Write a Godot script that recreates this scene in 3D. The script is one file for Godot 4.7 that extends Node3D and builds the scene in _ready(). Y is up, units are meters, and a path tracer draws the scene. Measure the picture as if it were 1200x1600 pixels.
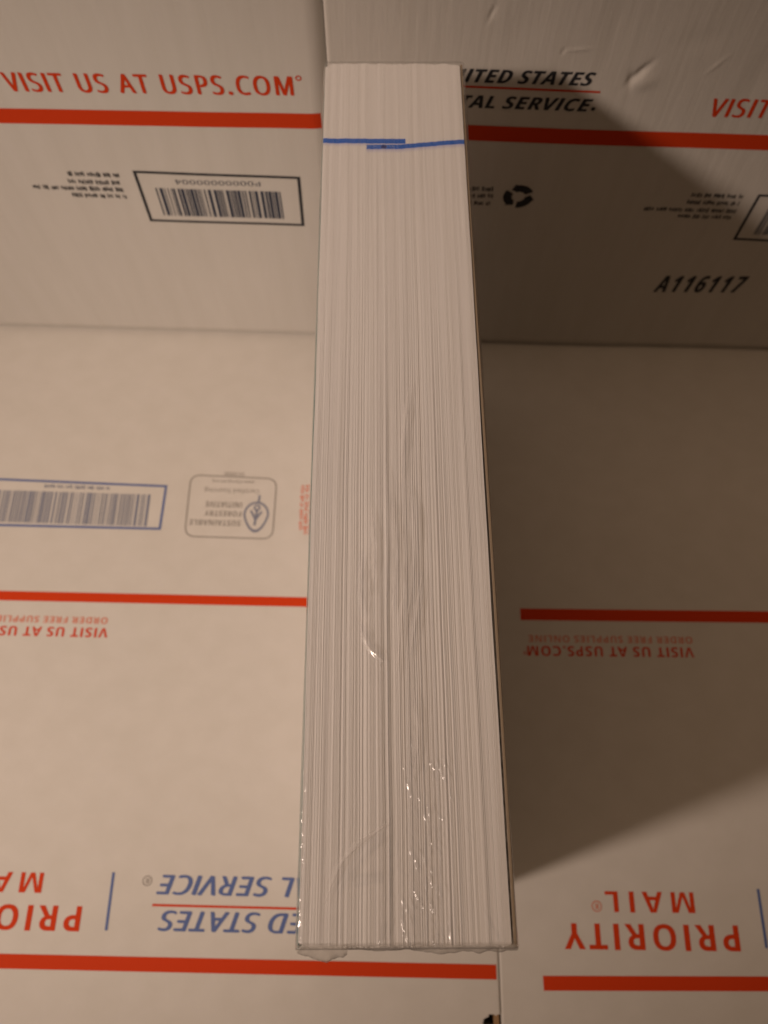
extends Node3D

# ---------------------------------------------------------------- materials
var M := {}
var sans: SystemFont
var sans_bold: SystemFont

func lin(r: float, g: float, b: float) -> Color:
	return Color(r, g, b).linear_to_srgb()

func noise_tex(size: int, freq: float, sd: int, oct: int, lo := Color.BLACK, hi := Color.WHITE) -> NoiseTexture2D:
	var n := FastNoiseLite.new()
	n.seed = sd
	n.frequency = freq
	n.fractal_octaves = oct
	var t := NoiseTexture2D.new()
	t.width = size
	t.height = size
	t.seamless = true
	t.noise = n
	if lo != Color.BLACK or hi != Color.WHITE:
		var g := Gradient.new()
		g.set_color(0, lo)
		g.set_color(1, hi)
		t.color_ramp = g
	return t

func mat(c: Color, rough := 0.8, spec := 0.35) -> StandardMaterial3D:
	var m := StandardMaterial3D.new()
	m.albedo_color = c
	m.roughness = rough
	m.metallic_specular = spec
	return m

func card_mat(sd: int, scale: Vector3, relief: float) -> StandardMaterial3D:
	# white-faced corrugated board: faint paper mottling and the flutes telegraphing through
	var m := mat(Color.WHITE, 0.62, 0.4)
	m.albedo_texture = noise_tex(512, 0.012, sd, 5, lin(0.585, 0.565, 0.525), lin(0.62, 0.60, 0.565))
	m.heightmap_enabled = true
	m.heightmap_texture = noise_tex(512, 0.03, sd + 7, 3)
	m.heightmap_scale = relief
	m.uv1_triplanar = true
	m.uv1_scale = scale
	return m

func make_materials() -> void:
	sans = SystemFont.new()
	sans.font_names = PackedStringArray(["Droid Sans"])
	sans.font_weight = 400
	sans_bold = SystemFont.new()
	sans_bold.font_names = PackedStringArray(["Droid Sans"])
	sans_bold.font_weight = 700
	M.card_floor_a = card_mat(11, Vector3(7, 6, 9), 0.0022)
	M.card_floor_b = card_mat(12, Vector3(7, 6, 9), 0.0022)
	M.card_wall_a = card_mat(13, Vector3(12, 1.4, 12), 0.0055)
	M.card_wall_b = card_mat(14, Vector3(13, 1.3, 12), 0.012)
	M.kraft = mat(lin(0.30, 0.19, 0.10), 0.9, 0.2)
	M.red = mat(lin(0.58, 0.046, 0.007), 0.7, 0.25)
	M.pale_red = mat(lin(0.62, 0.20, 0.13), 0.6, 0.4)
	M.blue = mat(lin(0.085, 0.135, 0.33), 0.55, 0.4)
	M.pale_blue = mat(lin(0.20, 0.22, 0.29), 0.6, 0.4)
	M.grey_ink = mat(lin(0.30, 0.28, 0.26), 0.6, 0.4)
	M.black = mat(lin(0.028, 0.030, 0.036), 0.6, 0.3)
	M.bar_ink = mat(lin(0.045, 0.055, 0.085), 0.6, 0.3)
	M.cover_teal = mat(lin(0.17, 0.27, 0.255), 0.35, 0.5)
	M.cover_back = mat(lin(0.34, 0.27, 0.19), 0.5, 0.4)
	M.spine = mat(lin(0.45, 0.45, 0.42), 0.4, 0.5)
	var film := mat(Color(1, 1, 1, 0.03), 0.17, 0.6)
	film.transparency = BaseMaterial3D.TRANSPARENCY_ALPHA
	M.film = film
	var fold := mat(Color(0.86, 0.84, 0.81, 0.30), 0.2, 0.55)
	fold.transparency = BaseMaterial3D.TRANSPARENCY_ALPHA
	M.film_fold = fold
	var sheen := mat(Color(0.97, 0.96, 0.95, 0.2), 0.32, 0.65)  # pale, part-opaque colour that stands for sheen on the wrinkles
	sheen.transparency = BaseMaterial3D.TRANSPARENCY_ALPHA
	M.film_sheen = sheen

# ---------------------------------------------------------------- helpers
func part(parent: Node3D, called: String, mesh: Mesh, m: Material) -> MeshInstance3D:
	var o := MeshInstance3D.new()
	o.name = called
	o.mesh = mesh
	o.material_override = m
	o.cast_shadow = GeometryInstance3D.SHADOW_CASTING_SETTING_ON
	parent.add_child(o, true)
	return o

func thing(called: String, label: String, category: String, at: Vector3, turn := 0.0, group := "") -> Node3D:
	var o := Node3D.new()
	o.name = called
	add_child(o)
	o.position = at
	o.rotation.y = turn
	o.set_meta("label", label)
	o.set_meta("category", category)
	if group:
		o.set_meta("group", group)
	return o

func arrays_mesh(v: PackedVector3Array, n: PackedVector3Array, uv := PackedVector2Array(), idx := PackedInt32Array()) -> ArrayMesh:
	var a := []
	a.resize(Mesh.ARRAY_MAX)
	a[Mesh.ARRAY_VERTEX] = v
	a[Mesh.ARRAY_NORMAL] = n
	if uv.size():
		a[Mesh.ARRAY_TEX_UV] = uv
	if idx.size():
		a[Mesh.ARRAY_INDEX] = idx
	var m := ArrayMesh.new()
	m.add_surface_from_arrays(Mesh.PRIMITIVE_TRIANGLES, a)
	return m

# ---------------------------------------------------------------- cartons
# A face of a carton: u to the right, v up the sheet, n out of it, in millimetres.
class Face:
	var node: Node3D
	var basis: Basis
	var warp: FastNoiseLite
	var warp_amp := 0.25
	var u0 := 0.0
	var u1 := 0.0
	var v0 := 0.0
	var v1 := 0.0
	var round_edge := 2.0
	var round_right := 0.0
	var round_foot := 0.0
	var dents := []                       # [u, v, depth, su, sv, turn]
	func height(u: float, v: float) -> float:
		var h := warp.get_noise_2d(u, v) * warp_amp
		for d in dents:
			var c := cos(d[5])
			var s := sin(d[5])
			var a: float = ((u - d[0]) * c + (v - d[1]) * s) / d[3]
			var b: float = (-(u - d[0]) * s + (v - d[1]) * c) / d[4]
			var q := a * a + b * b
			if q < 12.0:
				h -= d[2] * exp(-q)
		var right := round_edge if round_right == 0.0 else round_right
		h -= bow(u1 - u, right) + bow(u - u0, round_edge) + bow(v - v0, round_foot if round_foot > 0.0 else round_edge) + bow(v1 - v, round_edge)
		return h
	var rag: FastNoiseLite                # set where a corner of the board is torn off
	func torn_away(u: float, v: float) -> bool:
		if rag == null:
			return false
		return u > 46.0 - 0.12 * (v + 58.0) + 1.3 * rag.get_noise_2d(0.0, v) and v < -58.6 + 0.7 * rag.get_noise_2d(u, 9.0) - 0.35 * (52.0 - u) * float(u < 49.0)
	func bow(e: float, r: float) -> float:
		if e >= r:
			return 0.0
		var t := r - maxf(e, 0.0)
		return 0.85 * (r - sqrt(maxf(r * r - t * t, 0.0)))
	func point(u: float, v: float, lift := 0.0) -> Vector3:
		return basis * Vector3(u, v, height(u, v) + lift) * 0.001
	func normal(u: float, v: float) -> Vector3:
		var e := 0.35
		var du := (height(u + e, v) - height(u - e, v)) / (2.0 * e)
		var dv := (height(u, v + e) - height(u, v - e)) / (2.0 * e)
		return basis * Vector3(-du, -dv, 1.0).normalized()

func lines(a: float, b: float, step: float, extra: Array) -> PackedFloat32Array:
	var s := {}
	var n := int(ceil((b - a) / step))
	for i in n + 1:
		s[snappedf(lerpf(a, b, float(i) / n), 0.001)] = true
	for x in [0.25, 0.6, 1.1, 2.0]:
		s[snappedf(a + x, 0.001)] = true
		s[snappedf(b - x, 0.001)] = true
	for e in extra:                       # [from, to, step]
		var x: float = e[0]
		while x <= e[1]:
			if x > a and x < b:
				s[snappedf(x, 0.001)] = true
			x += e[2]
	var keys := s.keys()
	keys.sort()
	var out := PackedFloat32Array()
	for k in keys:
		if out.is_empty() or k - out[-1] > 0.08:
			out.append(k)
	return out

func printed_panel(f: Face, m: Material, ex_u: Array, ex_v: Array) -> void:
	var us := lines(f.u0, f.u1, 4.0, ex_u)
	var vs := lines(f.v0, f.v1, 4.0, ex_v)
	var nu := us.size()
	var nv := vs.size()
	var v := PackedVector3Array()
	var n := PackedVector3Array()
	var idx := PackedInt32Array()
	var back := f.basis * Vector3(0, 0, -1)
	for j in nv:
		for i in nu:
			v.append(f.point(us[i], vs[j]))
			n.append(f.normal(us[i], vs[j]))
	var keep := []
	for j in nv - 1:
		for i in nu - 1:
			var gone := f.torn_away((us[i] + us[i + 1]) * 0.5, (vs[j] + vs[j + 1]) * 0.5)
			keep.append(not gone)
			if gone:
				continue
			var a := j * nu + i
			idx.append_array([a, a + nu, a + 1, a + 1, a + nu, a + nu + 1])
	# cut edges: the thickness of the board
	var thick := f.basis * Vector3(0, 0, -3.0) * 0.001
	for j in nv - 1:
		for i in nu - 1:
			if not keep[j * (nu - 1) + i]:
				continue
			var c := [j * nu + i, j * nu + i + 1, (j + 1) * nu + i + 1, (j + 1) * nu + i]
			var nb := [[i, j - 1, Vector3(0, -1, 0)], [i + 1, j, Vector3(1, 0, 0)], [i, j + 1, Vector3(0, 1, 0)], [i - 1, j, Vector3(-1, 0, 0)]]
			for k in 4:
				var x: int = nb[k][0]
				var y: int = nb[k][1]
				if x >= 0 and y >= 0 and x < nu - 1 and y < nv - 1 and keep[y * (nu - 1) + x]:
					continue
				var p: Vector3 = v[c[k]]
				var q: Vector3 = v[c[(k + 1) % 4]]
				var b0 := v.size()
				var nn: Vector3 = f.basis * nb[k][2]
				v.append_array([p, q, q + thick, p + thick])
				n.append_array([nn, nn, nn, nn])
				idx.append_array([b0, b0 + 1, b0 + 2, b0, b0 + 2, b0 + 3])
	part(f.node, "printed_panel", arrays_mesh(v, n, PackedVector2Array(), idx), m)

func slab(f: Face, called: String, a: Vector3, b: Vector3, m: Material) -> void:
	# a plain board between two corners given in the face's u, v, n millimetres
	var p := f.basis * a * 0.001
	var q := f.basis * b * 0.001
	var bm := BoxMesh.new()
	bm.size = (q - p).abs()
	var o := part(f.node, called, bm, m)
	o.position = (p + q) * 0.5

func carton(f: Face, depth: float, m: Material, ex_u := [], ex_v := []) -> void:
	printed_panel(f, m, ex_u, ex_v)
	var t := 3.0
	var top := -3.6
	slab(f, "side_panel", Vector3(f.u0 + 0.6, f.v0 + 0.6, top), Vector3(f.u0 + t, f.v1 - 0.6, -depth), m)
	slab(f, "side_panel", Vector3(f.u1 - t, f.v0 + 0.6, top), Vector3(f.u1 - 0.6, f.v1 - 0.6, -depth), M.kraft if f.rag else m)
	slab(f, "end_panel", Vector3(f.u0 + t + 0.1, f.v0 + 0.6, top), Vector3(f.u1 - t - 0.1, f.v0 + t, -depth), m)
	slab(f, "end_panel", Vector3(f.u0 + t + 0.1, f.v1 - t, top), Vector3(f.u1 - t - 0.1, f.v1 - 0.6, -depth), m)
	slab(f, "back_panel", Vector3(f.u0 + t + 0.1, f.v0 + t + 0.1, -depth + t), Vector3(f.u1 - t - 0.1, f.v1 - t - 0.1, -depth), M.kraft)

func face(node: Node3D, upright: bool, u0: float, u1: float, v0: float, v1: float, sd: int) -> Face:
	var f := Face.new()
	f.node = node
	f.basis = Basis.IDENTITY if upright else Basis(Vector3(1, 0, 0), Vector3(0, 0, -1), Vector3(0, 1, 0))
	f.warp = FastNoiseLite.new()
	f.warp.seed = sd
	f.warp.frequency = 0.008
	f.warp.fractal_octaves = 2
	f.u0 = u0
	f.u1 = u1
	f.v0 = v0
	f.v1 = v1
	return f

# ---------------------------------------------------------------- print
# Ink is gathered as flat triangles in u, v millimetres and laid on the warped face.
var layer := 0.0                       # millimetres above the first coat of ink

func tri(ink: PackedVector3Array, a: Vector2, b: Vector2, c: Vector2) -> void:
	var p := Vector3(a.x, a.y, layer)
	var q := Vector3(b.x, b.y, layer)
	var r := Vector3(c.x, c.y, layer)
	if (b - a).cross(c - a) > 0.0:
		ink.append_array([p, r, q])
	else:
		ink.append_array([p, q, r])

func quad(ink: PackedVector3Array, a: Vector2, b: Vector2, c: Vector2, d: Vector2) -> void:
	tri(ink, a, b, c)
	tri(ink, a, c, d)

func bar(ink: PackedVector3Array, a: Vector2, b: Vector2, w: float) -> void:
	# a straight band from a to b, w wide, cut into short pieces so that it follows the face
	var n := maxi(1, int(a.distance_to(b) / 4.0))
	var s := (b - a).normalized().orthogonal() * w * 0.5
	for i in n:
		var p := a.lerp(b, float(i) / n)
		var q := a.lerp(b, float(i + 1) / n)
		quad(ink, p + s, q + s, q - s, p - s)

func ring(ink: PackedVector3Array, c: Vector2, r: float, w: float, n := 24) -> void:
	for i in n:
		var a := Vector2.from_angle(TAU * i / n)
		var b := Vector2.from_angle(TAU * (i + 1) / n)
		quad(ink, c + a * r, c + b * r, c + b * (r - w), c + a * (r - w))

var glyphs := {}
var cap_low := 0.0
var cap_tall := 0.0

func glyph(ch: String, font: Font) -> PackedVector3Array:
	var key := ch + ("b" if font == sans_bold else "r")
	if not glyphs.has(key):
		var t := TextMesh.new()
		t.font = font
		t.text = ch
		t.font_size = 96
		t.pixel_size = 1.0
		t.depth = 0.0
		t.curve_step = 2.0
		t.horizontal_alignment = HORIZONTAL_ALIGNMENT_LEFT
		var a := t.get_mesh_arrays()
		var p: PackedVector3Array = a[Mesh.ARRAY_VERTEX]
		var out := PackedVector3Array()
		if a[Mesh.ARRAY_INDEX] != null:
			for k in a[Mesh.ARRAY_INDEX]:
				out.append(p[k])
		else:
			out = p
		glyphs[key] = out
	return glyphs[key]

func measure_capitals() -> void:
	var lo := 1e9
	var hi := -1e9
	for p in glyph("E", sans):
		lo = minf(lo, p.y)
		hi = maxf(hi, p.y)
	cap_low = lo
	cap_tall = hi - lo

func text(ink: PackedVector3Array, s: String, font: Font, start: Vector2, width: float, height: float, o := {}) -> void:
	# start: where the baseline begins; turned: read from the other side; slope: of the baseline
	var v := PackedVector3Array()
	var pen := 0.0
	var stem := 15.0 if font == sans_bold else 9.5
	var track: float = o.get("track", 3.0)
	for ch in s:
		if ch == "I":                     # a plain upright without serifs
			var x := pen + stem * 0.55
			for q in [[0, 0], [0, 1], [1, 1], [0, 0], [1, 1], [1, 0]]:
				v.append(Vector3(x + stem * q[0], cap_low + cap_tall * q[1], 0))
			pen += stem * 2.1 + track
			continue
		if ch != " ":
			for p in glyph(ch, font):
				v.append(p + Vector3(pen, 0, 0))
		pen += font.get_string_size(ch, HORIZONTAL_ALIGNMENT_LEFT, -1, 96).x + track
	var idx := PackedInt32Array(range(v.size()))
	if v.is_empty():
		return
	var lo := v[0]
	var hi := v[0]
	for p in v:
		lo = lo.min(p)
		hi = hi.max(p)
	var lean: float = o.get("lean", 0.0)
	var dirx := Vector2.from_angle(o.get("slope", 0.0))
	if o.get("turned", false):
		dirx = -dirx
	var diry := dirx.orthogonal() * (1.0 if dirx.orthogonal().dot(Vector2(0, 1)) * (-1.0 if o.get("turned", false) else 1.0) > 0.0 else -1.0)
	var pts := PackedVector2Array()
	for p in v:
		var y := (p.y - lo.y) / (hi.y - lo.y) * height
		var x := (p.x - lo.x) / (hi.x - lo.x) * (width - absf(lean) * height) + lean * y
		pts.append(start + dirx * x + diry * y)
	# heavier strokes: the same letters again, a hair to each side
	var fat: float = o.get("fat", 0.0) * height
	for k in (1 if fat == 0.0 else 3):
		layer = 0.012 * k
		var d: Vector2 = dirx * fat * [0.0, -1.0, 1.0][k] + diry * fat * [0.0, 0.4, -0.4][k]
		for i in range(0, idx.size(), 3):
			tri(ink, pts[idx[i]] + d, pts[idx[i + 1]] + d, pts[idx[i + 2]] + d)
	layer = 0.0

func lay(f: Face, called: String, ink: PackedVector3Array, m: Material, label := "", lift := 0.13) -> MeshInstance3D:
	var v := PackedVector3Array()
	var n := PackedVector3Array()
	for p in ink:
		v.append(f.point(p.x, p.y, lift + p.z))
		n.append(f.normal(p.x, p.y))
	var o := part(f.node, called, arrays_mesh(v, n), m)
	if label:
		o.set_meta("label", label)
	return o

func small_print(ink: PackedVector3Array, a: Vector2, b: Vector2, h: float, rng: RandomNumberGenerator) -> void:
	# a row of type too small to read: short strokes of ink with word gaps
	var x := 0.0
	var total := a.distance_to(b)
	var d := (b - a) / total
	var up := Vector2(-d.y, d.x)
	var word := 0
	while x < total:
		var w := rng.randf_range(0.35, 0.85)
		var y0 := rng.randf_range(0.0, 0.25) * h
		var y1 := rng.randf_range(0.7, 1.0) * h
		var p := a + d * x
		if word > 0:
			quad(ink, p + up * y0, p + d * w + up * y0, p + d * w + up * y1, p + up * y1)
			word -= 1
			x += w + rng.randf_range(0.2, 0.5)
		else:
			word = rng.randi_range(3, 7)
			x += 1.1

func barcode(ink: PackedVector3Array, ua: float, ub: float, va: float, vb: float, rng: RandomNumberGenerator, slope := 0.0) -> void:
	var x := ua
	while x < ub:
		var w: float = [0.45, 0.45, 0.7, 0.7, 1.1, 1.6][rng.randi() % 6]
		if x + w > ub:
			break
		var s := slope * (x - ua)
		quad(ink, Vector2(x, va + s), Vector2(x + w, va + s), Vector2(x + w, vb + s), Vector2(x, vb + s))
		x += w + [0.4, 0.45, 0.6, 0.7, 1.2][rng.randi() % 5]

func box_outline(ink: PackedVector3Array, p: Array, w: float) -> void:
	for i in p.size():
		var a: Vector2 = p[i]
		var b: Vector2 = p[(i + 1) % p.size()]
		var d := (b - a).normalized() * w * 0.5
		bar(ink, a - d, b + d if i % 2 == 0 else b - d * 1.0, w)

func registered(ink: PackedVector3Array, c: Vector2, r: float, turned := false) -> void:
	ring(ink, c, r, r * 0.2, 20)
	var k := -1.0 if turned else 1.0
	text(ink, "R", sans_bold, c + Vector2(-r * 0.36 * k, -r * 0.48 * k), r * 0.76, r * 0.98, {"turned": turned})

func recycling(ink: PackedVector3Array, c: Vector2, r: float) -> void:
	# three broad chasing arrows
	for k in 3:
		var a0 := TAU * k / 3.0 + 0.45
		var n := 8
		for i in n:
			var a := a0 + 1.4 * i / n
			var b := a0 + 1.4 * (i + 1) / n
			quad(ink, c + Vector2.from_angle(a) * r, c + Vector2.from_angle(b) * r, c + Vector2.from_angle(b) * r * 0.44, c + Vector2.from_angle(a) * r * 0.44)
		var e := a0 + 1.35
		tri(ink, c + Vector2.from_angle(e) * r * 1.14, c + Vector2.from_angle(e) * r * 0.36, c + Vector2.from_angle(e + 0.5) * r * 0.78)

# ---------------------------------------------------------------- book
const HALF_LENGTH := 139.7
const TALL := 220.0

func ink_texture() -> ImageTexture:
	# the cut edges of the sheets seen from above (50 mm by 280 mm), sheet tones and the marker strokes
	var w := 512
	var h := 2048
	var im := Image.create(w, h, false, Image.FORMAT_RGB8)
	var rng := RandomNumberGenerator.new()
	rng.seed = 5
	var tone := PackedFloat32Array()
	var take := PackedFloat32Array()
	for x in w:
		tone.append(rng.randf_range(0.955, 1.0))
		take.append(rng.randf_range(0.9, 1.0))
	var wob := FastNoiseLite.new()
	wob.seed = 9
	wob.frequency = 0.05
	for y in h:
		var z := (float(y) + 0.5) / h * 280.0 - 140.0
		var near := z > -112.0 and z < -90.0
		for x in w:
			var c := Color(0.89, 0.89, 0.90) * tone[x]
			if near:
				var u := (float(x) + 0.5) / w * 50.0 - 25.0
				var j := wob.get_noise_2d(u * 8.0, 3.0) * 0.16
				var ink := 0.0
				var bleed := 0.0
				# left stroke: from the left edge to just past the middle
				var za := -102.75 + j + 0.012 * (u + 10.0)
				if u < 3.4:
					ink = maxf(ink, 1.0 - smoothstep(0.95, 1.2, absf(z - za)))
					bleed = maxf(bleed, (1.0 - smoothstep(0.4, 3.0, z - za)) * step_in(z - za))
				# right stroke: starts a little nearer, left of the middle, and rises to the right edge
				var zb := -100.1 + j - 0.14 * maxf(u - 2.0, 0.0) + 0.0014 * pow(maxf(u - 2.0, 0.0), 2.0)
				if u > -9.8:
					ink = maxf(ink, (1.0 - smoothstep(0.85, 1.1, absf(z - zb))) * (0.8 if u < 1.0 and wob.get_noise_2d(u * 20.0, z * 22.0) > 0.12 else 1.0))
					bleed = maxf(bleed, (1.0 - smoothstep(0.4, 3.2, z - zb)) * step_in(z - zb))
				var blot := Vector2((u + 3.9) / 1.0, (z + 100.1) / 0.8).length()
				c = c.lerp(Color(0.42, 0.44, 0.80), bleed * 0.7 * take[x])
				c = c.lerp(Color(0.0, 0.135, 0.68), ink * take[x])
				if blot < 1.0:
					c = c.lerp(Color(0.03, 0.03, 0.14), 0.8)
			im.set_pixel(x, y, c.linear_to_srgb())
	return ImageTexture.create_from_image(im)

func step_in(d: float) -> float:
	return 1.0 if d > 0.0 else 0.0

func page_block(book: Node3D) -> void:
	var rng := RandomNumberGenerator.new()
	rng.seed = 21
	var band := FastNoiseLite.new()
	band.seed = 4
	band.frequency = 0.14
	var drift := FastNoiseLite.new()
	drift.seed = 8
	drift.frequency = 0.012
	var zs := PackedFloat32Array()
	for i in 57:
		zs.append(lerpf(-HALF_LENGTH, HALF_LENGTH, i / 56.0))
	var v := PackedVector3Array()
	var n := PackedVector3Array()
	var uv := PackedVector2Array()
	var idx := PackedInt32Array()
	var x := -24.4
	var gap := 0.0
	while x < 23.25:
		var th := rng.randf_range(0.10, 0.23)
		var middle := 0.8 + 0.5 * exp(-pow((x - 1.0) / 9.0, 2.0))
		var drop := absf(rng.randfn(0.0, 0.17)) * middle
		if rng.randf() < 0.12:
			drop += rng.randf_range(0.1, 0.28) * middle
		drop = minf(drop, 0.42)
		var open := 0.0
		if rng.randf() < 0.34:
			open = rng.randf_range(0.025, 0.10) * middle
		var sag := rng.randf_range(-0.35, 0.35)
		var end := rng.randf_range(-0.22, 0.12)
		var strips := [[], [], [], []]
		for i in zs.size():
			var z := zs[i]
			var t := (z + HALF_LENGTH) / (2.0 * HALF_LENGTH)
			var loose := lerpf(0.08, 0.92, smoothstep(0.2, 0.9, t))
			var side := drift.get_noise_2d(z, x * 0.6) * 0.25
			var y := TALL - 0.35 - drop * loose - 0.28 * (0.5 + 0.5 * band.get_noise_2d(x * 2.0, z * 0.03)) - 0.06 * sag * sin(t * 5.0 + sag * 9.0) * loose
			var corner := pow(maxf(absf(x) - 21.0, 0.0) / 3.4, 2.0)
			var zz := z
			if i == zs.size() - 1:
				zz += end - 1.0 * corner
			elif i == 0:
				zz += 1.3 * corner - end * 1.2 - 0.9 * drift.get_noise_2d(x * 14.0, 77.0)
			var xa := x + side + open * loose * 0.5
			var xb := x + th + side - open * loose * 0.5
			if xb - xa < 0.05:
				xb = xa + 0.05
			strips[0].append(Vector3(xa, y - 2.6, zz))
			strips[1].append(Vector3(xa, y, zz))
			strips[2].append(Vector3(xb, y, zz))
			strips[3].append(Vector3(xb, y - 2.6, zz))
		var nor := [Vector3.LEFT, Vector3.UP, Vector3.RIGHT]
		for k in 3:
			var b0 := v.size()
			for i in zs.size():
				for q in 2:
					var p: Vector3 = strips[k + q][i]
					v.append(p * 0.001)
					n.append(nor[k])
					uv.append(Vector2((p.x + 25.0) / 50.0, (p.z + 140.0) / 280.0))
			for i in zs.size() - 1:
				var a := b0 + i * 2
				idx.append_array([a, a + 1, a + 2, a + 1, a + 3, a + 2])
		# the two ends of the sheet, from head to spine
		for e in [0, zs.size() - 1]:
			var b0 := v.size()
			var p: Vector3 = strips[1][e]
			var q: Vector3 = strips[2][e]
			var fwd := Vector3.BACK if e > 0 else Vector3.FORWARD
			for c in [p, q, Vector3(q.x, 0.6, q.z), Vector3(p.x, 0.6, p.z)]:
				v.append(c * 0.001)
				n.append(fwd)
				uv.append(Vector2((p.x + 25.0) / 50.0, 0.9))
			if e > 0:
				idx.append_array([b0, b0 + 1, b0 + 2, b0, b0 + 2, b0 + 3])
			else:
				idx.append_array([b0, b0 + 2, b0 + 1, b0, b0 + 3, b0 + 2])
		x += th
	# the sheets' bodies below their cut edges
	var lo := Vector3(-24.1, 0.6, -HALF_LENGTH + 1.6)
	var hi := Vector3(23.2, TALL - 2.2, HALF_LENGTH - 1.3)
	var bm := BoxMesh.new()
	bm.size = hi - lo
	var ba := bm.get_mesh_arrays()
	var first := v.size()
	for i in ba[Mesh.ARRAY_VERTEX].size():
		var p: Vector3 = ba[Mesh.ARRAY_VERTEX][i] + (lo + hi) * 0.5
		v.append(p * 0.001)
		n.append(ba[Mesh.ARRAY_NORMAL][i])
		uv.append(Vector2(0.5, 0.9))
	for i in ba[Mesh.ARRAY_INDEX]:
		idx.append(first + i)
	var m := mat(Color.WHITE, 0.85, 0.25)
	m.albedo_texture = ink_texture()
	m.texture_repeat = false
	var o := part(book, "page_block", arrays_mesh(v, n, uv, idx), m)
	o.set_meta("kind", "stuff")
	o.set_meta("label", "cut edges of the white pages crossed by a blue marker line")

func cover(book: Node3D, called: String, m: Material, spread: float, thick: float, top: float) -> void:
	var st := SurfaceTool.new()
	st.begin(Mesh.PRIMITIVE_TRIANGLES)
	st.set_smooth_group(-1)
	var rows := 40
	var s := signf(thick)
	var rim := []
	for i in rows + 1:
		var z := lerpf(-HALF_LENGTH - 0.2, HALF_LENGTH + 0.1, float(i) / rows)
		var off := 0.08 + spread * smoothstep(-90.0, 60.0, z) if s > 0.0 else -0.84 - 0.28 * exp(-pow((z - 15.0) / 38.0, 2.0))
		var x0 := 23.4 * s
		var w := thick
		rim.append([
			Vector3(x0 + w * 0.2, 0.3, z), Vector3(x0 + off, top - 30.0, z), Vector3(x0 + off * 1.0, top - 0.1, z), Vector3(x0 + off + w * 0.2, top, z),
			Vector3(x0 + off + w * 0.85, top, z), Vector3(x0 + off + w, top - 0.15, z), Vector3(x0 + off + w, top - 30.0, z), Vector3(x0 + w * 1.1, 0.3, z)])
	for i in rows:
		for k in 8:
			var q := [rim[i][k], rim[i][(k + 1) % 8], rim[i + 1][(k + 1) % 8], rim[i + 1][k]]
			if s < 0:
				q.reverse()
			for j in [0, 1, 2, 0, 2, 3]:
				st.add_vertex(q[j] * 0.001)
	for e in [0, rows]:
		for k in range(1, 7):
			var q := [rim[e][0], rim[e][k], rim[e][k + 1]]
			if (e == 0) == (s > 0):
				q.reverse()
			for p in q:
				st.add_vertex(p * 0.001)
	st.generate_normals()
	part(book, called, st.commit(), m)

# creases of the film over the page edges, in millimetres on the book's upper face: [height, half width, points]
const CREASES := [
	[0.55, 0.9, [[2.2, 26.5], [3.5, 34.2], [3.8, 43.5], [3.1, 53.5], [1.4, 63.9]]],
	[0.45, 0.9, [[-1.8, 32.3], [-1.2, 45.4], [-1.5, 53.5], [-2.7, 63.0]]],
	[0.40, 0.8, [[-3.8, 20.5], [-3.3, 34.2], [-3.6, 49.0], [-4.0, 58.7]]],
	[0.50, 1.3, [[-10.4, 47.1], [-10.7, 56.1], [-10.3, 63.9]]],
	[0.35, 1.0, [[-10.8, 65.6], [-8.8, 71.5], [-4.8, 75.6]]],
	[0.35, 1.1, [[3.1, -6.5], [1.4, 10.4], [0.1, 24.5]]],
	[0.35, 0.8, [[5.5, 52.6], [3.9, 63.1], [1.7, 74.8]]],
	[0.50, 0.5, [[2.7, 107.2], [4.2, 109.3], [4.7, 112.2], [5.8, 115.0]]],
	[0.50, 0.5, [[5.8, 114.3], [5.5, 117.1], [4.2, 119.2]]],
	[0.60, 0.5, [[0.9, 119.2], [2.4, 121.9], [3.1, 124.4]]],
	[0.40, 0.5, [[0.0, 102.8], [1.2, 106.4], [2.0, 108.6]]],
	[0.45, 0.5, [[4.3, 117.1], [4.5, 121.3], [4.9, 122.4]]],
	[0.50, 0.5, [[4.2, 125.3], [4.6, 127.3], [4.3, 129.3]]],
	[0.55, 0.5, [[5.9, 123.3], [6.4, 125.1]]],
	[0.60, 0.5, [[7.2, 127.4], [8.0, 129.6]]],
	[0.50, 0.5, [[6.0, 131.3], [6.2, 133.0]]],
	[0.35, 0.5, [[-3.1, 111.5], [-3.2, 114.3], [-3.5, 129.3], [-3.2, 137.1]]],
	[0.60, 0.5, [[-1.3, 131.9], [-0.5, 135.8], [0.6, 139.4]]],
	[0.50, 0.5, [[-6.5, 139.4], [-5.4, 137.3], [-4.6, 134.5]]],
	[0.50, 0.5, [[-1.1, 137.1], [0.3, 137.4]]],
	[0.50, 0.5, [[2.2, 128.7], [3.2, 130.6]]],
	[0.35, 0.6, [[1.4, 93.8], [2.5, 98.3], [1.2, 103.5]]],
	[0.25, 1.2, [[-16.7, 129.2], [-9.5, 119.8], [-3.5, 115.7]]],
	[0.25, 1.2, [[-13.8, 126.6], [-5.0, 125.3]]],
	[0.40, 0.5, [[6.3, 139.7], [7.0, 136.5]]],
	[0.40, 0.5, [[9.4, 133.3], [10.0, 139.5]]],
	[0.30, 0.5, [[17.0, 132.0], [20.6, 138.5]]],
]

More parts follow.
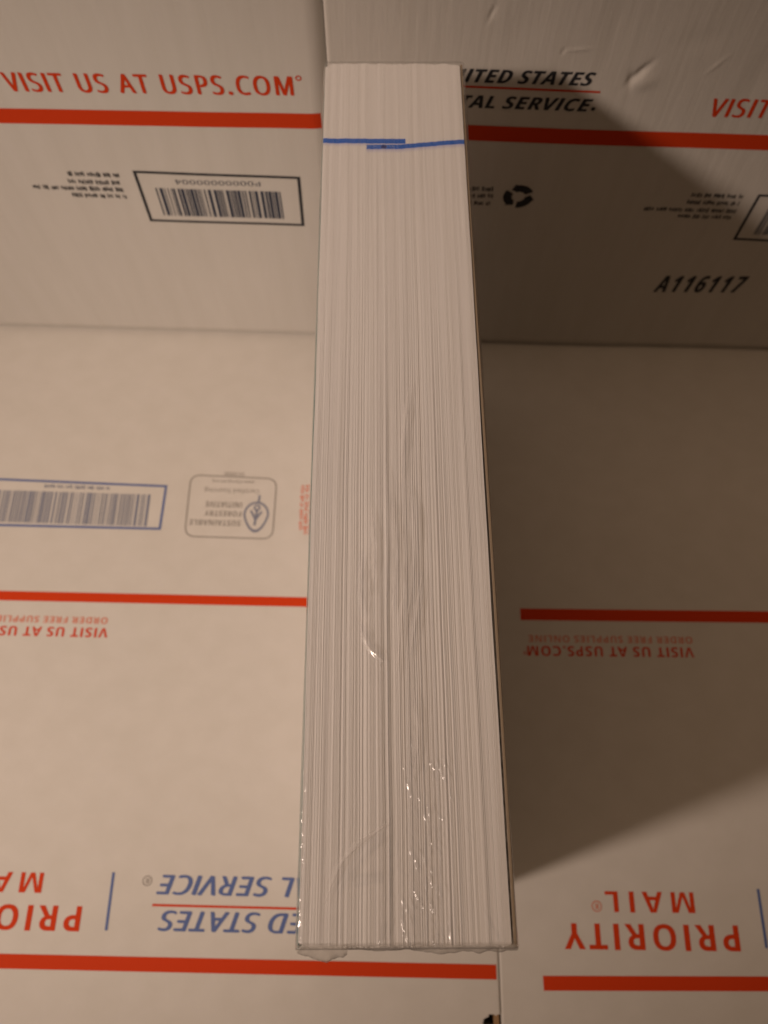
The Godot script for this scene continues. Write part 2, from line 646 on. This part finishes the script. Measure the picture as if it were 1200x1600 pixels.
func crease_map(nx: int, nz: int, x0: float, dx: float, zrow: PackedFloat32Array) -> PackedFloat32Array:
	var out := PackedFloat32Array()
	out.resize(nx * nz)
	var rng := RandomNumberGenerator.new()
	rng.seed = 61
	var all := CREASES.duplicate()
	for k in 46:                          # the many short crinkles towards the near end
		var p := Vector2(rng.randfn(3.0, 3.6), rng.randf_range(98.0, 139.0))
		var d := Vector2.from_angle(rng.randfn(1.15, 0.35)) * rng.randf_range(1.5, 5.5)
		var q := p + d * 0.5 + Vector2(rng.randf_range(-0.4, 0.4), 0)
		all.append([rng.randf_range(0.2, 0.7), rng.randf_range(0.3, 0.45), [[p.x, p.y], [q.x, q.y], [p.x + d.x, p.y + d.y]]])
	for k in 4:                           # long wrinkles over the middle, broken into slanting folds
		var path: Array = CREASES[[0, 1, 2, 3][k]][2]
		for j in 15:
			var t := rng.randf() * (path.size() - 1.001)
			var a := Vector2(path[int(t)][0], path[int(t)][1])
			var b := Vector2(path[int(t) + 1][0], path[int(t) + 1][1])
			var p := a.lerp(b, t - int(t)) + Vector2(rng.randf_range(-0.5, 0.5), 0)
			var d := Vector2.from_angle(rng.randfn(0.88, 0.14)) * rng.randf_range(1.2, 2.6)
			all.append([rng.randf_range(0.3, 0.45), rng.randf_range(0.3, 0.45), [[p.x - d.x * 0.5, p.y - d.y * 0.5], [p.x, p.y], [p.x + d.x * 0.5, p.y + d.y * 0.5]]])
	for c in all:
		var amp: float = c[0]
		var hw: float = c[1]
		amp = hw * lerpf(0.6, 1.05, smoothstep(0.2, 0.7, amp))
		var pts: Array = c[2]
		var total := pts.size() - 1
		for k in total:
			var a := Vector2(pts[k][0], pts[k][1])
			var b := Vector2(pts[k + 1][0], pts[k + 1][1])
			var ilo := maxi(0, int((minf(a.x, b.x) - hw - x0) / dx))
			var ihi := mini(nx - 1, int((maxf(a.x, b.x) + hw - x0) / dx) + 1)
			for j in nz:
				var z := zrow[j]
				if z < minf(a.y, b.y) - hw or z > maxf(a.y, b.y) + hw:
					continue
				for i in range(ilo, ihi + 1):
					var p := Vector2(x0 + dx * i, z)
					var t := clampf((p - a).dot(b - a) / a.distance_squared_to(b), 0.0, 1.0)
					var d := p.distance_to(a.lerp(b, t))
					if d < hw:
						var along := (k + t) / total
						var taper := minf(1.0, 4.0 * minf(along, 1.0 - along) + 0.15)
						var q := j * nx + i
						out[q] = maxf(out[q], amp * taper * (1.0 - d / hw) * (1.0 + 0.3 * sin(along * 12.0 + hw * 9.0 + pts[0][0])))
	return out

func shrink_wrap(book: Node3D) -> void:
	var rough := FastNoiseLite.new()
	rough.seed = 31
	rough.frequency = 0.09
	rough.fractal_octaves = 2
	var slow := FastNoiseLite.new()
	slow.seed = 33
	slow.frequency = 0.03
	var nx := 315
	var x0 := -25.0
	var dx := 50.0 / 314.0
	var zrow := PackedFloat32Array()
	var z := -HALF_LENGTH - 0.6
	while z < HALF_LENGTH + 0.5:
		zrow.append(z)
		z += 1.6 if z < 0.0 else (0.4 if z < 85.0 else 0.33)
	var nz := zrow.size()
	var cm := crease_map(nx, nz, x0, dx, zrow)
	# columns: up the left side, over the top, down the right side
	var v := PackedVector3Array()
	var cols := nx + 10
	for j in nz:
		var zz := zrow[j]
		for i in cols:
			var p: Vector3
			if i < 5:
				p = Vector3(-25.15 + 0.1 * slow.get_noise_2d(i * 20.0, zz), [0.2, 70.0, 150.0, 205.0, 217.6][i], zz)
			elif i >= cols - 5:
				p = Vector3(25.2 + 0.1 * slow.get_noise_2d(i * 20.0, zz), [217.6, 205.0, 150.0, 70.0, 0.2][i - cols + 5], zz)
			else:
				var k := i - 5
				var x := x0 + dx * k
				var e := minf(x + 25.0, 25.0 - x)
				var fall := 0.0
				if e < 1.6:
					fall = 1.6 - sqrt(maxf(0.0, 1.6 * 1.6 - (1.6 - e) * (1.6 - e)))
				var lift := 0.30 + 0.10 * rough.get_noise_2d(x * 1.3, zz * 0.45) + 0.25 * (0.5 + 0.5 * slow.get_noise_2d(x * 2.2, zz * 0.6))
				lift *= 0.75
				if e < 1.5 and zz > 60.0:
					lift += 0.34 * smoothstep(60.0, 115.0, zz) * rough.get_noise_2d(x * 4.0 + 50.0, zz * 4.5)
				p = Vector3(x, TALL + lift + cm[j * nx + k] - fall, zz)
			v.append(p * 0.001)
	var idx := PackedInt32Array()
	for j in nz - 1:
		for i in cols - 1:
			var a := j * cols + i
			idx.append_array([a, a + 1, a + cols, a + 1, a + cols + 1, a + cols])
	# the two closed ends: film drawn down over the head and the tail of the book
	for e in [0, nz - 1]:
		var s := -1.0 if e == 0 else 1.0
		var prev: int = e * cols
		for r in 4:
			var b0 := v.size()
			for i in cols:
				var p := v[e * cols + i]
				var y: float = [0.80, 0.45, 0.15, 0.002][r]
				v.append(Vector3(p.x * (1.0 - 0.004 * r), minf(p.y, p.y * y), p.z + s * (0.0006 + 0.0004 * slow.get_noise_2d(i * 0.6, r * 25.0))))
			for i in cols - 1:
				var a: int = prev + i
				var b := b0 + i
				if s > 0:
					idx.append_array([a, a + 1, b, a + 1, b + 1, b])
				else:
					idx.append_array([a, b, a + 1, a + 1, b, b + 1])
			prev = b0
	var n := PackedVector3Array()
	n.resize(v.size())
	for t in range(0, idx.size(), 3):
		var f := (v[idx[t + 2]] - v[idx[t]]).cross(v[idx[t + 1]] - v[idx[t]])
		for q in 3:
			n[idx[t + q]] += f
	for i in n.size():
		n[i] = n[i].normalized() if n[i].length_squared() > 0.0 else Vector3.UP
	var wrap := part(book, "shrink_wrap", arrays_mesh(v, n, PackedVector2Array(), idx), M.film)
	wrap.set_meta("label", "clear crinkled plastic film tight over the book")
	# sheen put in as whitish translucent strips along the long wrinkles
	for c in CREASES.slice(0, 7):
		wrinkle_sheen(wrap, c[2], 1.15)
	for p in [[[-18.5, 131.0], [-14.5, 122.0], [-8.5, 117.0], [-4.0, 114.0]], [[-8.0, 33.0], [-7.0, 45.0], [-7.6, 58.0]], [[0.6, 40.0], [0.9, 52.0], [-0.4, 68.0], [-1.6, 80.0]], [[2.6, 82.0], [3.6, 93.0], [2.2, 104.0]]]:
		wrinkle_sheen(wrap, p, 1.2)
	# puckered seams of doubled film that stick out past the near end
	seam(wrap, 41, -24.6, -13.4, 3.0)
	seam(wrap, 42, -14.6, 2.0, 0.9)
	seam(wrap, 43, 1.0, 25.0, 1.6)

func wrinkle_sheen(wrap: Node3D, path: Array, wide: float) -> void:
	var curve := Curve2D.new()
	for i in path.size():
		var before: Array = path[maxi(i - 1, 0)]
		var after: Array = path[mini(i + 1, path.size() - 1)]
		var tangent := Vector2(after[0] - before[0], after[1] - before[1]) / 6.0
		curve.add_point(Vector2(path[i][0], path[i][1]), -tangent, tangent)
	var n := 40
	var total := curve.get_baked_length()
	var st := SurfaceTool.new()
	st.begin(Mesh.PRIMITIVE_TRIANGLES)
	for i in n + 1:
		var t := float(i) / n
		var p := curve.sample_baked(t * total)
		var d := (curve.sample_baked(minf(t * total + 0.2, total)) - curve.sample_baked(maxf(t * total - 0.2, 0.0))).normalized()
		var across := Vector2(-d.y, d.x)
		if across.x > 0.0:
			across = -across
		var w := wide * pow(sin(PI * clampf(t, 0.02, 0.98)), 0.7) * (0.8 + 0.2 * sin(t * 19.0 + wide * 7.0))
		for k in 6:
			var s: float = [1.0, 0.7, 0.35, 0.0, -0.14, -0.24][k]
			var y: float = [0.0, 0.10, 0.34, 0.60, 0.34, 0.0][k]
			var q := p + across * w * s
			st.add_vertex(Vector3(q.x, TALL + 0.42 + y * w * 0.9, q.y) * 0.001)
	for i in n:
		for k in 5:
			var a := i * 6 + k
			for q in [a, a + 1, a + 6, a + 1, a + 7, a + 6]:
				st.add_index(q)
	st.generate_normals()
	part(wrap, "wrinkle_sheen", st.commit(), M.film_sheen)

func seam(wrap: Node3D, sd: int, xa: float, xb: float, out: float) -> void:
	var nf := FastNoiseLite.new()
	nf.seed = sd
	nf.frequency = 0.09
	var nx := 46
	var nr := 12
	var v := PackedVector3Array()
	for j in nr + 1:
		var t := float(j) / nr
		for i in nx + 1:
			var s := float(i) / nx
			var x := lerpf(xa, xb, s)
			var reach := out * (0.35 + 0.65 * pow(sin(PI * clampf(s, 0.03, 0.97)), 0.6)) * (0.85 + 0.45 * nf.get_noise_2d(x * 1.6, 0.0))
			var a := t * PI
			var z := HALF_LENGTH - 0.5 + (reach + 0.6) * sin(a) * (1.0 + 0.12 * nf.get_noise_2d(x * 5.0, t * 20.0))
			var y := TALL + 0.15 - 6.5 * t + 0.5 * nf.get_noise_2d(x * 3.0, t * 14.0 + 40.0)
			v.append(Vector3(x, y, z) * 0.001)
	var st := SurfaceTool.new()
	st.begin(Mesh.PRIMITIVE_TRIANGLES)
	for p in v:
		st.add_vertex(p)
	for j in nr:
		for i in nx:
			var a := j * (nx + 1) + i
			for q in [a, a + 1, a + nx + 1, a + 1, a + nx + 2, a + nx + 1]:
				st.add_index(q)
	st.generate_normals()
	part(wrap, "seam_fold", st.commit(), M.film_fold)

func build_book() -> void:
	var book := thing("paperback_book", "very thick shrink-wrapped paperback standing on its spine, blue marker line across its page edges", "book", Vector3(0.00405, 0.0006, -0.124), 0.015)
	page_block(book)
	cover(book, "back_cover", M.cover_back, 0.5, 0.75, TALL - 0.9)
	cover(book, "front_cover", M.cover_teal, 0.0, -0.22, TALL - 1.2)
	var sp := BoxMesh.new()
	sp.size = Vector3(0.0478, 0.00035, 0.2794)
	var o := part(book, "spine", sp, M.spine)
	o.position = Vector3(0, 0.0002, 0)
	shrink_wrap(book)

# ---------------------------------------------------------------- the four cartons
func floor_carton_left() -> void:
	var rng := RandomNumberGenerator.new()
	rng.seed = 101
	var box := thing("shipping_carton", "flat white carton under the book with a blue barcode and badge, read upside down", "carton", Vector3(0, 0, 0), 0, "white printed mailing cartons")
	var f := face(box, false, -310.0, 54.6, -66.0, 560.0, 1)
	f.round_edge = 1.1
	f.rag = FastNoiseLite.new()
	f.rag.seed = 77
	f.rag.frequency = 0.35
	carton(f, 110.0, M.card_floor_a, [[40.0, 54.6, 0.5]], [[-66.0, -52.0, 0.5]])
	var ink := PackedVector3Array()
	bar(ink, Vector2(-300, 134.6), Vector2(50, 130.6), 5.3)
	lay(f, "printed_stripe", ink, M.red)
	ink = PackedVector3Array()
	bar(ink, Vector2(-300, -38.3), Vector2(53.2, -41.9), 6.0)
	lay(f, "printed_stripe", ink, M.red)
	# address lettering
	ink = PackedVector3Array()
	text(ink, "ORDER FREE SUPPLIES ONLINE", sans_bold, Vector2(-146.0, 122.0), 86.0, 3.6, {"turned": true, "slope": -0.012})
	lay(f, "lettering", ink, M.pale_red)
	ink = PackedVector3Array()
	text(ink, "VISIT US AT USPS.COM", sans_bold, Vector2(-145.0, 116.2), 88.0, 5.2, {"turned": true, "slope": -0.012})
	registered(ink, Vector2(-235.0, 112.4), 1.0, true)
	lay(f, "lettering", ink, M.red, "red web address read from the far side")
	# service mark
	ink = PackedVector3Array()
	text(ink, "PRIORITY", sans_bold, Vector2(-138.4, -16.6), 80.5, 10.8, {"track": 8.0, "turned": true, "slope": -0.012})
	text(ink, "MAIL", sans_bold, Vector2(-158.6, -2.6), 41.5, 8.8, {"track": 17.0, "turned": true, "slope": -0.012})
	registered(ink, Vector2(-204.5, -7.0), 2.2, true)
	lay(f, "lettering", ink, M.red)
	ink = PackedVector3Array()
	bar(ink, Vector2(-125.9, -2.1), Vector2(-126.0, -26.7), 1.3)
	lay(f, "divider_bar", ink, M.blue)
	ink = PackedVector3Array()
	text(ink, "UNITED STATES", sans, Vector2(-4.0, -19.2), 98.5, 8.4, {"fat": 0.045, "track": 3.0, "turned": true, "slope": -0.01, "lean": 0.3})
	text(ink, "POSTAL SERVICE", sans, Vector2(3.0, -4.0), 107.5, 8.4, {"fat": 0.045, "track": 3.0, "turned": true, "slope": -0.01, "lean": 0.3})
	lay(f, "lettering", ink, M.blue)
	ink = PackedVector3Array()
	registered(ink, Vector2(-109.6, -5.6), 2.3, true)
	lay(f, "registered_mark", ink, M.grey_ink)
	ink = PackedVector3Array()
	bar(ink, Vector2(3.0, -17.3), Vector2(-106.0, -15.9), 1.0)
	lay(f, "rule", ink, M.red)
	# barcode
	ink = PackedVector3Array()
	box_outline(ink, [Vector2(-235, 203.0), Vector2(-124.0, 199.3), Vector2(-124.6, 173.2), Vector2(-235, 174.6)], 1.3)
	lay(f, "barcode_frame", ink, M.blue)
	ink = PackedVector3Array()
	barcode(ink, -231.0, -131.6, 176.6, 196.0, rng, -0.02)
	small_print(ink, Vector2(-194, 197.4), Vector2(-156, 196.4), 2.4, rng)
	lay(f, "barcode", ink, M.pale_blue)
	# forestry badge
	ink = PackedVector3Array()
	var c := [Vector2(-110.6, 206.6), Vector2(-61.4, 204.6), Vector2(-61.6, 167.8), Vector2(-110.4, 168.9)]
	var rad := 6.0
	for k in 4:
		var p: Vector2 = c[k]
		var d0: Vector2 = (c[(k + 3) % 4] - p).normalized()
		var d1: Vector2 = (c[(k + 1) % 4] - p).normalized()
		var q: Vector2 = c[(k + 1) % 4]
		bar(ink, p + d1 * rad, q - d1 * rad, 0.8)
		var last := p + d0 * rad
		for i in range(1, 9):
			var a := i / 8.0
			var b := (p + d0 * rad).lerp(p, a).lerp(p.lerp(p + d1 * rad, a), a)
			bar(ink, last, b, 0.8)
			last = b
	lay(f, "badge_outline", ink, M.grey_ink)
	ink = PackedVector3Array()
	text(ink, "SUSTAINABLE", sans_bold, Vector2(-80.0, 178.6), 28.5, 3.4, {"turned": true, "slope": -0.02})
	text(ink, "FORESTRY", sans_bold, Vector2(-80.0, 184.2), 20.5, 3.2, {"turned": true, "slope": -0.02})
	text(ink, "INITIATIVE", sans_bold, Vector2(-80.0, 189.8), 20.5, 3.4, {"turned": true, "slope": -0.02})
	text(ink, "Certified Sourcing", sans, Vector2(-71.0, 198.6), 31.0, 3.6, {"turned": true, "slope": -0.02})
	text(ink, "www.sfiprogram.org", sans, Vector2(-74.0, 203.6), 24.0, 2.4, {"turned": true, "slope": -0.02})
	text(ink, "SFI-00000", sans, Vector2(-80.0, 208.4), 11.5, 2.3, {"turned": true, "slope": -0.02})
	lay(f, "badge_lettering", ink, M.grey_ink)
	ink = PackedVector3Array()
	leaf(ink, Vector2(-71.6, 182.3))
	lay(f, "leaf_emblem", ink, M.pale_blue)
	ink = PackedVector3Array()
	for k in 5:
		small_print(ink, Vector2(-45.2 + 2.6 * k, 172.2 - 2.5 * minf(k, 1)), Vector2(-45.2 + 2.6 * k, 200.6), 2.4, rng)
	lay(f, "small_print", ink, M.pale_red)

func leaf(ink: PackedVector3Array, c: Vector2) -> void:
	# a drop-shaped leaf outline, tip towards the viewer, with a small tree inside and a stalk
	var n := 28
	for i in n:
		var q := []
		for k in 2:
			var a := TAU * (i + k) / n
			var r := Vector2(7.2 * sin(a) * (1.0 if cos(a) > 0.0 else 1.0 - 0.25 * absf(cos(a))), 8.0 * cos(a) if cos(a) > 0.0 else 10.8 * cos(a))
			q.append(c + r)
			q.append(c + r * 0.84)
		quad(ink, q[0], q[2], q[3], q[1])
	bar(ink, c + Vector2(0.8, 7.0), c + Vector2(1.2, 12.0), 1.2)
	bar(ink, c + Vector2(-0.6, -6.5), c + Vector2(0.4, 3.5), 1.3)
	bar(ink, c + Vector2(-0.2, -3.0), c + Vector2(-3.2, 2.5), 1.2)
	bar(ink, c + Vector2(-0.2, -3.0), c + Vector2(3.0, 2.0), 1.2)
	ring(ink, c + Vector2(0.2, 4.2), 2.0, 1.0, 12)

func floor_carton_right() -> void:
	var rng := RandomNumberGenerator.new()
	rng.seed = 102
	var box := thing("shipping_carton_001", "flat white carton with the whole word PRIORITY upside down, right of the book", "carton", Vector3(0, 0, 0), 0, "white printed mailing cartons")
	var f := face(box, false, 54.85, 400.0, -70.0, 556.0, 2)
	f.round_edge = 0.8
	f.dents = [[98.0, 60.0, 0.12, 1.6, 1.4, 0.3], [138.0, 99.0, 0.18, 1.6, 1.6, 0.0], [118.0, -6.0, 0.1, 1.2, 1.2, 0.0]]
	carton(f, 110.0, M.card_floor_b)
	var ink := PackedVector3Array()
	bar(ink, Vector2(73.3, 126.2), Vector2(395, 126.0), 6.4)
	lay(f, "printed_stripe", ink, M.red)
	ink = PackedVector3Array()
	bar(ink, Vector2(74.2, -46.1), Vector2(395, -44.0), 5.9)
	lay(f, "printed_stripe", ink, M.red)
	ink = PackedVector3Array()
	text(ink, "ORDER FREE SUPPLIES ONLINE", sans_bold, Vector2(163.3, 114.9), 86.3, 3.7, {"turned": true})
	lay(f, "lettering", ink, M.pale_red)
	ink = PackedVector3Array()
	text(ink, "VISIT US AT USPS.COM", sans_bold, Vector2(163.2, 109.2), 87.3, 5.4, {"turned": true})
	registered(ink, Vector2(74.6, 105.3), 1.0, true)
	lay(f, "lettering", ink, M.red, "red web address read from the far side")
	ink = PackedVector3Array()
	text(ink, "PRIORITY", sans_bold, Vector2(165.8, -21.7), 80.8, 11.0, {"track": 8.0, "turned": true, "slope": -0.003})
	text(ink, "MAIL", sans_bold, Vector2(147.0, -8.1), 41.6, 8.9, {"track": 17.0, "turned": true, "slope": -0.003})
	lay(f, "lettering", ink, M.red, "red words PRIORITY MAIL read from the far side")
	ink = PackedVector3Array()
	registered(ink, Vector2(101.2, -14.4), 2.4, true)
	lay(f, "registered_mark", ink, M.pale_red)
	ink = PackedVector3Array()
	bar(ink, Vector2(177.8, -6.3), Vector2(177.7, -31.1), 1.3)
	lay(f, "divider_bar", ink, M.blue)
	ink = PackedVector3Array()
	text(ink, "UNITED STATES", sans, Vector2(300.0, -23.5), 98.5, 8.4, {"fat": 0.045, "track": 3.0, "turned": true, "lean": 0.3})
	text(ink, "POSTAL SERVICE", sans, Vector2(307.0, -8.3), 107.5, 8.4, {"fat": 0.045, "track": 3.0, "turned": true, "lean": 0.3})
	lay(f, "lettering", ink, M.blue)

func wall_carton_left() -> void:
	var rng := RandomNumberGenerator.new()
	rng.seed = 103
	var box := thing("shipping_carton_002", "upright white carton with a black-framed barcode, left behind the book", "carton", Vector3(0, 0.0006, -0.3001), -0.022, "white printed mailing cartons")
	var f := face(box, true, -330.0, -25.2, 0.0, 305.0, 3)
	f.round_edge = 2.0
	f.round_right = 7.0
	f.round_foot = 6.0
	carton(f, 200.0, M.card_wall_a)
	var ink := PackedVector3Array()
	text(ink, "VISIT US AT USPS.COM", sans, Vector2(-161.8, 172.8), 121.6, 9.4, {"fat": 0.034, "track": 9.0, "slope": 0.012})
	ring(ink, Vector2(-37.4, 182.9), 1.3, 0.55, 16)
	lay(f, "lettering", ink, M.red, "red web address in tall capitals")
	ink = PackedVector3Array()
	bar(ink, Vector2(-326, 158.4), Vector2(-25.6, 161.5), 8.0)
	lay(f, "printed_stripe", ink, M.red)
	ink = PackedVector3Array()
	box_outline(ink, [Vector2(-120.0, 129.8), Vector2(-42.2, 128.7), Vector2(-42.8, 97.3), Vector2(-120.0, 98.0)], 1.5)
	lay(f, "barcode_frame", ink, M.black)
	ink = PackedVector3Array()
	barcode(ink, -112.6, -49.8, 101.8, 120.0, rng, -0.008)
	text(ink, "P00000000004", sans, Vector2(-61.0, 125.7), 41.0, 2.9, {"turned": true})
	lay(f, "barcode", ink, M.bar_ink)
	ink = PackedVector3Array()
	for r in [[-153.6, -128.0, 126.0], [-155.0, -128.2, 121.2], [-173.7, -128.0, 116.9], [-156.0, -128.6, 112.4]]:
		small_print(ink, Vector2(r[0], r[2]), Vector2(r[1], r[2] - 0.3), 3.2, rng)
	lay(f, "small_print", ink, M.black)

func wall_carton_right() -> void:
	var rng := RandomNumberGenerator.new()
	rng.seed = 104
	var box := thing("shipping_carton_003", "upright white carton with a dented face and A116117 in black, right behind the book", "carton", Vector3(0, 0.0006, -0.2984), -0.018, "white printed mailing cartons")
	var f := face(box, true, -24.9, 330.0, 0.0, 302.0, 6)
	f.round_edge = 1.4
	f.round_foot = 6.0
	f.warp_amp = 0.5
	f.dents = [
		[101.5, 190.5, 1.1, 5.5, 1.5, 0.95], [98.6, 187.0, 0.7, 1.4, 4.2, 0.15], [104.5, 186.5, -0.7, 4.5, 3.6, 0.4],
		[68.8, 199.5, 0.35, 0.8, 1.5, -0.3], [74.5, 200.2, -0.25, 4.5, 0.8, 0.1], [38.8, 214.5, 0.5, 0.9, 3.2, -0.3],
		[131.0, 195.0, -0.22, 5.0, 0.9, 0.95], [120.0, 205.0, 0.25, 9.0, 5.0, 0.2], [52.0, 208.0, 0.25, 7.0, 9.0, 0.0], [86.0, 210.0, 0.3, 5.0, 14.0, 0.1], [150.0, 190.0, 0.35, 5.0, 16.0, -0.1]]
	carton(f, 200.0, M.card_wall_b, [[36.0, 42.0, 0.7], [64.0, 84.0, 0.8], [90.0, 142.0, 0.8]], [[180.0, 217.0, 0.8]])
	var ink := PackedVector3Array()
	text(ink, "UNITED STATES", sans_bold, Vector2(17.6, 184.4), 66.6, 6.3, {"fat": 0.02, "lean": 0.32, "slope": -0.004})
	text(ink, "POSTAL SERVICE", sans_bold, Vector2(11.6, 172.1), 74.0, 6.2, {"fat": 0.02, "lean": 0.32, "slope": -0.004})
	ring(ink, Vector2(86.6, 173.2), 0.95, 0.95, 12)
	lay(f, "lettering", ink, M.black)
	ink = PackedVector3Array()
	bar(ink, Vector2(12.0, 182.6), Vector2(87.6, 181.4), 1.0)
	lay(f, "rule", ink, M.red)
	ink = PackedVector3Array()
	bar(ink, Vector2(-23.0, 159.9), Vector2(326, 155.3), 8.2)
	lay(f, "printed_stripe", ink, M.red)
	ink = PackedVector3Array()
	text(ink, "VISIT US AT USPS.COM", sans, Vector2(135.6, 170.2), 121.6, 9.2, {"fat": 0.034, "track": 9.0, "slope": -0.006})
	lay(f, "lettering", ink, M.red)
	ink = PackedVector3Array()
	recycling(ink, Vector2(62.8, 122.2), 7.3)
	lay(f, "recycling_symbol", ink, M.black)
	ink = PackedVector3Array()
	for r in [[36.0, 50.3, 125.2], [36.0, 50.0, 120.8], [36.0, 49.6, 116.0]]:
		small_print(ink, Vector2(r[0], r[2]), Vector2(r[1], r[2]), 3.1, rng)
	lay(f, "small_print", ink, M.black)
	ink = PackedVector3Array()
	for r in [[143.2, 168.9, 124.4], [142.6, 168.5, 119.8], [123.5, 168.9, 114.9], [141.2, 168.3, 110.6]]:
		small_print(ink, Vector2(r[0], r[2] + 0.4), Vector2(r[1], r[2] - 0.3), 3.1, rng)
	lay(f, "small_print", ink, M.black)
	ink = PackedVector3Array()
	box_outline(ink, [Vector2(176.2, 126.6), Vector2(254.0, 124.8), Vector2(253.6, 94.4), Vector2(176.0, 97.2)], 1.4)
	lay(f, "barcode_frame", ink, M.black)
	ink = PackedVector3Array()
	barcode(ink, 184.0, 246.6, 100.6, 119.0, rng, -0.02)
	lay(f, "barcode", ink, M.bar_ink)
	ink = PackedVector3Array()
	text(ink, "A116117", sans_bold, Vector2(147.7, 54.2), 47.6, 13.9, {"track": 13.0, "fat": 0.015, "lean": 0.1, "slope": 0.02})
	lay(f, "lettering", ink, M.black)

func _ready() -> void:
	# camera: held above the near end of the book, looking steeply down
	var cam := Camera3D.new()
	cam.name = "camera"
	add_child(cam)
	cam.transform = Transform3D(Basis(Vector3(0.9999, 0.0042, -0.0098), Vector3(-0.0107, 0.3956, -0.9184), Vector3(0.0, 0.9184, 0.3956)).orthonormalized(), Vector3(0, 0.429, 0))
	var lens := CameraAttributesPhysical.new()
	lens.frustum_focal_length = 19.5
	lens.frustum_focus_distance = 0.225
	lens.exposure_aperture = 11.0
	lens.frustum_near = 0.01
	lens.frustum_far = 50.0
	cam.attributes = lens
	cam.keep_aspect = Camera3D.KEEP_HEIGHT
	cam.fov = 63.22
	cam.near = 0.01
	cam.far = 50.0
	cam.current = true
	# the dim warm room around
	var env := Environment.new()
	env.background_mode = Environment.BG_COLOR
	env.background_color = lin(0.03, 0.018, 0.011)
	env.tonemap_mode = Environment.TONE_MAPPER_LINEAR
	env.tonemap_exposure = 1.0
	env.sdfgi_enabled = true
	env.ssao_enabled = true
	env.ssil_enabled = true
	var we := WorldEnvironment.new()
	we.environment = env
	add_child(we)
	# a shaded lamp up to the left, turned towards the boxes on the left of the book
	var lamp := SpotLight3D.new()
	lamp.name = "shaded_lamp"
	add_child(lamp)
	lamp.look_at_from_position(Vector3(-0.684, 0.707, 0.268), Vector3(-0.352, 0.329, 0.025), Vector3.UP)
	lamp.light_color = lin(1.0, 0.77, 0.63)
	lamp.light_energy = 0.72
	lamp.light_size = 0.042
	lamp.spot_angle = 22.5
	lamp.spot_angle_attenuation = 1.0
	lamp.spot_range = 12.0
	lamp.spot_attenuation = 2.0
	lamp.shadow_enabled = true
	# unseen area light added as fill, standing in for lamplight off the ceiling
	var ceiling := AreaLight3D.new()
	ceiling.name = "ceiling_fill"
	ceiling.area_size = Vector2(2.4, 2.4)
	add_child(ceiling)
	ceiling.look_at_from_position(Vector3(-0.5, 2.2, 0.3), Vector3(-0.5, 0.0, 0.3), Vector3.FORWARD)
	ceiling.light_color = lin(1.0, 0.66, 0.42)
	ceiling.light_energy = 1.05
	ceiling.area_range = 12.0
	ceiling.shadow_enabled = true
	make_materials()
	measure_capitals()
	floor_carton_left()
	floor_carton_right()
	wall_carton_left()
	wall_carton_right()
	build_book()
